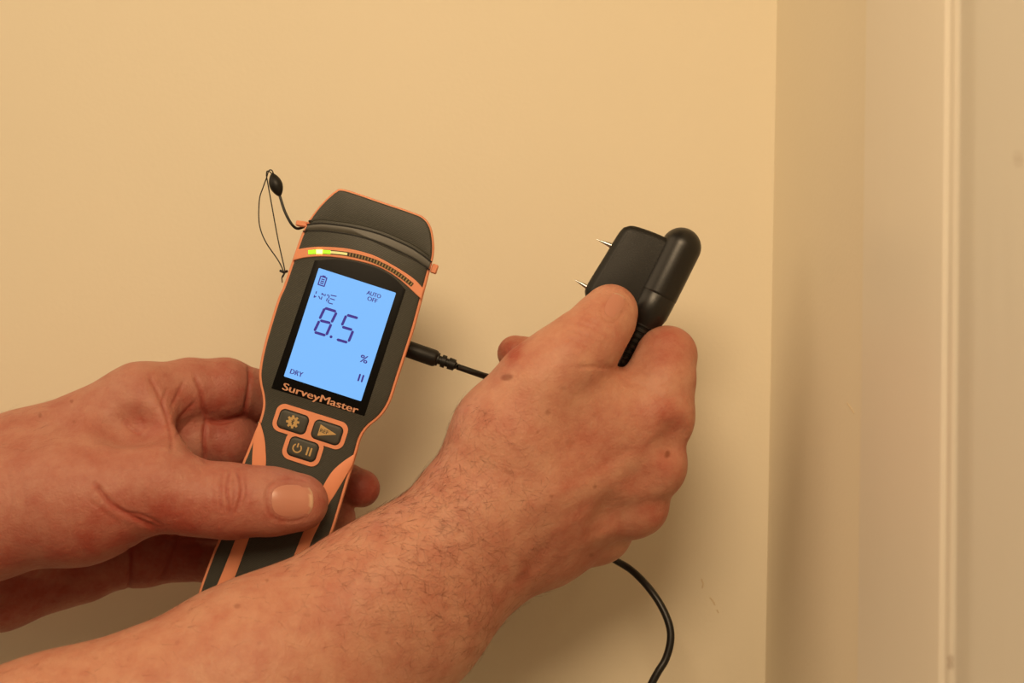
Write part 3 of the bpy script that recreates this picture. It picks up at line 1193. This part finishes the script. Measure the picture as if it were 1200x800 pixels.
W_ = 1.12
ink('digit', [(za(205, 390), za(315, 424), W_), (za(206, 392), za(157, 494), W_), (za(317, 430), za(268, 528), W_), (za(160, 507), za(262, 532), W_),
              (za(156, 508), za(108, 608), W_), (za(267, 538), za(220, 646), W_), (za(108, 616), za(216, 648), W_)])
ink('digit', [(za(412, 455), za(518, 486), W_), (za(408, 458), za(365, 556), W_), (za(366, 566), za(466, 596), W_), (za(472, 602), za(428, 708), W_),
              (za(316, 684), za(420, 714), W_)])
m = MB()
m.prism(np.array([np.array(za(265, 660)) + 0.62 * np.array((math.cos(a), math.sin(a))) for a in np.linspace(0, 2 * math.pi, 13)[:-1]]), ZI0, ZI1)
m.build('decimal_point', M['ink'], lcd)
b_ = 0.42
ink('status_letters', [(za(130, 232), za(121, 258), b_), (za(113, 266), za(104, 294), b_), (za(106, 291), za(128, 280), b_), (za(148, 276), za(164, 308), b_),
                       (za(183, 248), za(176, 270), b_), (za(181, 282), za(171, 314), b_), (za(186, 254), za(198, 276), b_), (za(212, 258), za(206, 282), b_),
                       (za(224, 272), za(246, 268), b_), (za(231, 298), za(220, 328), b_), (za(250, 272), za(241, 302), b_), (za(247, 308), za(235, 342), b_),
                       (za(260, 270), za(318, 282), b_), (za(254, 300), za(302, 316), b_), (za(240, 342), za(282, 354), b_)])
# battery sign
m = MB()
bc = np.array(dl(378.2, 329.0))
for (x0, y0, x1, y1) in ((-1.35, -2.0, -1.35, 1.6), (1.35, -2.0, 1.35, 1.6), (-1.5, -2.0, 1.5, -2.0), (-1.5, 1.65, 1.5, 1.65), (-0.7, 2.05, 0.7, 2.05),
                         (-0.75, -1.1, 0.75, -1.1), (-0.75, -0.25, 0.75, -0.25), (-0.75, 0.6, 0.75, 0.6)):
    m.bar(bc + (x0, y0), bc + (x1, y1), 0.5, ZI0, ZI1)
m.build('battery_symbol', M['ink'], lcd)


def text(name, body, px, py, height, mat, parent, z, bold=0.0, width=None, rot=0.0, align='CENTER', shear=0.0, thick=0.03):
    """raised lettering; (px,py) = middle of the word in the picture, height = capital height in mm"""
    cu = bpy.data.curves.new(name, 'FONT')
    cu.body = body
    cu.size = 1.0
    cu.resolution_u = 4
    tmp = bpy.data.objects.new(name, cu)
    COL.objects.link(tmp)
    dg = bpy.context.evaluated_depsgraph_get()
    dg.update()
    me = bpy.data.meshes.new_from_object(tmp.evaluated_get(dg))
    bpy.data.objects.remove(tmp)
    co = np.empty(len(me.vertices) * 3, np.float32)
    me.vertices.foreach_get('co', co)
    co = co.reshape(-1, 3)
    cap = 0.70
    sy = height / cap
    lo_, hi_ = co.min(0), co.max(0)
    sx = sy if width is None else width / (hi_[0] - lo_[0])
    c_ = np.array(dl(px, py))
    x = (co[:, 0] - (lo_[0] + hi_[0]) / 2) * sx
    y = (co[:, 1] - cap / 2) * sy
    x = x + shear * y
    a = math.radians(rot)
    X = c_[0] + x * math.cos(a) - y * math.sin(a)
    Y = c_[1] + x * math.sin(a) + y * math.cos(a)
    co2 = np.stack([X, Y, np.full(len(X), z + thick)], 1) / 1000
    me.vertices.foreach_set('co', co2.astype(np.float32).ravel())
    bm = bmesh.new()
    bm.from_mesh(me)
    if bold:
        src = bm.faces[:]
        for sgn in (-1, 1):
            dp = bmesh.ops.duplicate(bm, geom=src)
            bmesh.ops.translate(bm, vec=(sgn * bold / 1000, 0, sgn * 2e-6), verts=[v for v in dp['geom'] if isinstance(v, bmesh.types.BMVert)])
    g = bmesh.ops.extrude_face_region(bm, geom=bm.faces[:])
    bmesh.ops.translate(bm, vec=(0, 0, -thick / 1000), verts=[v for v in g['geom'] if isinstance(v, bmesh.types.BMVert)])
    bmesh.ops.recalc_face_normals(bm, faces=bm.faces)
    bm.to_mesh(me)
    bm.free()
    me.materials.clear()
    me.materials.append(mat)
    me.update()
    o = bpy.data.objects.new(name, me)
    COL.objects.link(o)
    o.parent = parent
    return o


text('screen_word', 'AUTO', 438.3, 344.9, 1.75, M['ink'], lcd, 0.42, 0.07, 6.1)
text('screen_word', 'OFF', 436.6, 351.0, 1.75, M['ink'], lcd, 0.42, 0.07, 4.3)
text('screen_word', 'DRY', 347.8, 436.8, 2.1, M['ink'], lcd, 0.42, 0.08, 5.4)
text('percent_sign', '%', 426.8, 420.5, 3.2, M['ink'], lcd, 0.42, 0.1, 3.2)
pc = np.array(dl(423.0, 442.8))
ink('pause_bars', [(pc + (-0.75, -1.7), pc + (-0.75, 1.7), 0.75), (pc + (0.75, -1.7), pc + (0.75, 1.7), 0.75)])
text('brand_lettering', 'SurveyMaster', 376.0, 466.2, 3.05, M['brand'], METER, 0.33, 0.13, 33.2)

# buttons
BT = [dl(343.6, 493.9), dl(383.6, 506.4), dl(355.2, 526.0)]
surround = MB()
for i, p in enumerate(BT):
    surround.prism(rrect(16.4, 12.0 if i < 2 else 12.0, 3.6, 6, p[0], p[1] + (0.2 if i < 2 else 0)), -0.5, 0.60 + 0.015 * i)
surround.prism(rrect(abs(BT[1][0] - BT[0][0]), 12.0, 0.3, 2, (BT[0][0] + BT[1][0]) / 2, (BT[0][1] + BT[1][1]) / 2 + 0.2), -0.5, 0.645)
surround.prism(rrect(10.0, 5.0, 0.5, 2, BT[2][0], (BT[0][1] + BT[2][1]) / 2), -0.5, 0.655)
surround.build('button_surround', M['orange'], METER)
BUT = []
for i, p in enumerate(BT):
    q = rrect(12.9, 8.6, 2.4, 6, p[0], p[1])
    loft('button_well', q, [(0, 0.2), (0, 0.67)], M['seam'], METER)
    bo = loft('button', inset(q, 0.5), [(0, 0.3), (0, 0.95), (0.35, 1.25), (0.9, 1.35)], M['button'], METER)
    BUT.append(bo)
# gear
g_ = []
for k in range(8):
    a = 2 * math.pi * k / 8 + 0.2
    for da, r in ((-0.24, 2.05), (-0.17, 2.8), (0.17, 2.8), (0.24, 2.05)):
        g_.append((BT[0][0] + r * math.cos(a + da), BT[0][1] + r * math.sin(a + da)))
m = MB()
m.prism(g_, 1.3, 1.40)
m.build('gear_symbol', M['tan'], BUT[0])
m = MB()
c0 = np.array(BT[0])
for (p, q) in (((-0.6, 0.6), (0.5, -0.7)), ((0.5, -0.7), (0.0, -1.3)), ((0, 1.2), (0, -1.2)), ((0, 1.2), (0.6, 0.6)), ((0.6, 0.6), (-0.6, -0.6))):
    m.bar(c0 + p, c0 + q, 0.28, 1.38, 1.44)
m.build('wireless_mark', M['button'], BUT[0])
# reference flag
m = MB()
tri = dls([(315 + 655 / 10.67, 475 + 232 / 10.67), (315 + 852 / 10.67, 475 + 362 / 10.67), (315 + 612 / 10.67, 475 + 374 / 10.67)])
m.prism(tri, 1.3, 1.40)
m.build('flag_symbol', M['tan'], BUT[1])
text('button_word', 'REF', 315 + 700 / 10.67, 475 + 322 / 10.67, 1.6, M['button'], BUT[1], 1.40, 0.05, 3.6)
# power and pause
m = MB()
pcn = np.array(dl(315 + 360 / 10.67, 475 + 530 / 10.67))
arc = [pcn + 1.75 * np.array((math.cos(a), math.sin(a))) for a in np.linspace(math.radians(125), math.radians(125 + 290), 22)]
for p, q in zip(arc[:-1], arc[1:]):
    m.bar(p, q, 0.62, 1.3, 1.40)
m.bar(pcn + (0, 0.3), pcn + (0, 2.2), 0.62, 1.3, 1.40)
for dx_ in (-0.7, 0.7):
    pq = np.array(dl(315 + 508 / 10.67, 475 + 574 / 10.67))
    m.bar(pq + (dx_, -1.75), pq + (dx_, 1.75), 0.72, 1.3, 1.40)
m.build('power_symbol', M['tan'], BUT[2])

# orange grip stripes
lsR = [(304.5, 493.5), (309.5, 511), (311.3, 528), (311.0, 549), (303, 592), (293, 627), (273, 682), (262, 709)]
lsL = [(241, 704), (252.7, 689), (277.7, 627), (289, 592), (294.8, 549), (295.8, 532), (297.2, 516), (300.3, 503)]
loft('grip_stripe', np.concatenate([catmull(dls(lsR), 5), catmull(dls(lsL), 5)]), [(0, -1.2), (0, 0.2), (0.3, 0.38)], M['orange'], METER)
rsL = [(417.2, 530.5), (401, 541.5), (388, 554), (376, 575), (366.7, 601), (354.8, 625), (344, 652), (330, 690), (318, 722)]
rsR = [(341, 728), (349, 690), (361.5, 643), (376, 610.7), (385, 591), (393.5, 577.5), (408.3, 552.5), (413.5, 543.0)]
loft('grip_stripe', np.concatenate([catmull(dls(rsL), 5), catmull(dls(rsR), 5)]), [(0, -1.2), (0, 0.2), (0.3, 0.38)], M['orange'], METER)


# wrist cord on the left lug
def meter_pt(px, py, z):
    dx, dy = cp(px, py, z)[:2] - cp(MC[0], MC[1], 0)[:2]
    return np.array((dx * _c + dy * _s, -dx * _s + dy * _c, z)) / 1000.0


def mtube(name, pts, r, parent, mat, n=8, seg=8):
    return tube(name, catmull([meter_pt(*p) for p in pts], n), r / 1000.0, mat, parent, seg)


cord = mtube('cord', [(356.5, 265.6, -8), (348, 267.6, -7), (341, 261.5, -6), (333.5, 247, -6), (328, 230, -7)], 0.62, METER, M['cable'])
tag(cord, 'thin black wrist cord with bead')
# lens-shaped bead
prof_b = []
for k in range(15):
    t = k / 14
    prof_b.append((t, 2.75 * math.sin(math.pi * t) ** 0.75 + 0.12))
pA, pB = np.array((318.6, 202.5)), np.array((328.2, 230.5))
tube('bead', [meter_pt(*(pA + (pB - pA) * t), -7) for t, _ in prof_b], [r / 1000.0 for _, r in prof_b], M['probe'], cord, 16)
mtube('cord_loop', [(321, 205, -7), (318.5, 199.5, -6), (315, 200.0, -6), (312.3, 208.5, -6), (308.5, 219, -7), (304, 234, -8), (303.7, 261, -9), (310.6, 282, -8),
                    (325.6, 304.4, -6), (331.5, 316, -4), (332.6, 320, -3), (330.4, 325, -3), (330.8, 331, -2.5)], 0.27, cord, M['cable'], 8, 6)
mtube('cord_loop', [(320, 206, -7), (316.5, 201.5, -7), (313.2, 200.5, -7), (312.3, 204, -6), (313.0, 210, -6), (318.2, 239, -6), (325.7, 280, -6), (333.6, 315.8, -4), (333.6, 320, -3),
                    (331.2, 325, -3)], 0.27, cord, M['cable'], 8, 6)
kn = [(328.6, 317.2, -4), (332.5, 318.6, -3), (336.5, 317.6, -4)]
mtube('cord_knot', kn, 0.62, cord, M['cable'], 4, 8)

# ------------------------------------------------------------------ the pin probe with its lead
PO = cp(798, 290, -8)
PROBE = empty('pin_probe', FRAME @ Matrix.Translation(Vector(PO / 1000.0)))
tag(PROBE, 'black two-pin moisture probe on a thin lead, pinched between thumb and finger', 'probe')
kz = (D0 + 8) / F_PX


def pl(px, py, z):
    return (cp(px, py, z) - PO) / 1000.0


AX = np.array((-0.447, -0.894, 0))          # along the barrel towards the lead (frame axes)
SX = np.array((0.894, -0.447, 0))           # across, away from the pins


def probe_pt(t, s_, z):
    """t along, s across in picture pixels, z in mm"""
    return (AX * t * kz + SX * s_ * kz + np.array((0, 0, z))) / 1000.0


# block
R = 13.0
corners = [(0, -6), (-3, -68), (104, -78), (110, -6)]
poly = []
pp = [(-1.5, 0), (-1.5, -30), (2, -58), (7, -68), (16, -72.5), (50, -75.5), (86, -78.5), (98, -76.5), (106, -66), (109, -40), (108, 0)]
pp = catmull([(a, b) for a, b in pp], 5)
outl = np.stack([SX[0] * pp[:, 1] * kz + AX[0] * pp[:, 0] * kz, SX[1] * pp[:, 1] * kz + AX[1] * pp[:, 0] * kz], 1)
blk = loft('probe_block', outl, [(3.0, -5.6), (1.2, -5.1), (0.3, -4.0), (0, -2.8), (0, 2.3), (0.3, 3.5), (1.2, 4.5), (3.0, 4.9)], M['probe'], PROBE, 60)
# barrel
prof_l = [(-23.6 * math.cos(a) if a < math.pi / 2 else 0, 23.6 * math.sin(a)) for a in np.linspace(0.03, math.pi / 2, 12)]
prof_l += [(30, 23.7), (60, 23.7), (61.8, 23.6), (62.4, 23.2), (63.0, 23.2), (63.6, 23.5), (84, 23.0), (94, 20.5), (101, 17.5)]
tube('barrel', [probe_pt(t, 0, 0) for t, r in prof_l], [r * kz / 1000.0 for t, r in prof_l], M['barrel'], PROBE, 40)
sr = []
t = 99.0
r0 = 17.0
while t < 158:
    r = 6.0 + (r0 - 6.0) * ((158 - t) / 59.0) ** 1.25
    sr += [(t, r), (t + 4.2, r * 0.985), (t + 4.6, r * 0.86), (t + 6.2, r * 0.84), (t + 6.6, r * 0.94)]
    t += 7.0
tube('strain_relief', [probe_pt(t, -0.02 * (t - 99), 0) for t, r in sr], [r * kz / 1000.0 for t, r in sr], M['barrel'], PROBE, 28)
# pins
for (bx_, by_, tx_, ty_) in ((716.5, 287.8, 698.7, 280.0), (689.5, 337.0, 672.8, 327.2)):
    a, b = pl(bx_, by_, -8), pl(tx_, ty_, -8)
    a2 = a + (a - b) * 0.25
    tube('pin', [a2, a, a + (b - a) * 0.5, b], [0.00125, 0.00120, 0.00068, 0.00004], M['steel'], PROBE, 14)
# lead
e = (798 - 0.447 * 156, 290 + 0.894 * 156)
lead = [(e[0] + 2, e[1] - 4, -8), (e[0] - 4, e[1] + 8, -10), (708, 470, -26), (694, 520, -36), (660, 590, -68), (600, 690, -70), (490, 790, -50), (450, 900, -40),
        (570, 985, -28), (715, 900, -25), (764, 800, -28), (780.5, 771, -30), (786, 744, -32), (779.5, 719, -35), (763, 692, -40), (740, 668, -48), (712, 650, -58), (680, 620, -70), (640, 540, -76),
        (605, 470, -60), (585, 447, -34), (564, 439.2, -20), (536, 429.5, -16)]
lp = catmull([pl(*p) for p in lead], 9)
rad = np.interp(np.arange(len(lp)), [0, 60, 120, len(lp) - 1], [1.7, 1.75, 1.7, 1.38]) / 1000.0
tube('lead', lp, list(rad), M['cable'], PROBE, 14)
# plug in the side of the meter
A_, B_ = np.array((470.0, 406.0)), np.array((512.0, 420.6))
dv = (B_ - A_) / np.linalg.norm(B_ - A_)
pr = [(0, 3.7), (40.5, 3.7), (43, 3.5), (44.5, 3.0)]
plug = tube('plug', [pl(*(A_ + dv * t), -16) for t, r in pr], [r / 1000.0 for t, r in pr], M['probe'], PROBE, 28)
pr = [(44, 2.9), (46.5, 2.9), (46.8, 1.9), (49.8, 1.9), (50.1, 2.75), (55.2, 2.75), (55.5, 1.9), (58.5, 1.9), (58.8, 2.6), (66.5, 2.5), (67.3, 1.6), (69, 1.4)]
tube('plug_relief', [pl(*(A_ + dv * t), -16) for t, r in pr], [r / 1000.0 for t, r in pr], M['probe'], plug, 24)

for ob in list(COL.objects):
    if ob.parent and ob.type == 'MESH':
        ob.matrix_parent_inverse = Matrix.Identity(4)
bpy.context.view_layer.update()
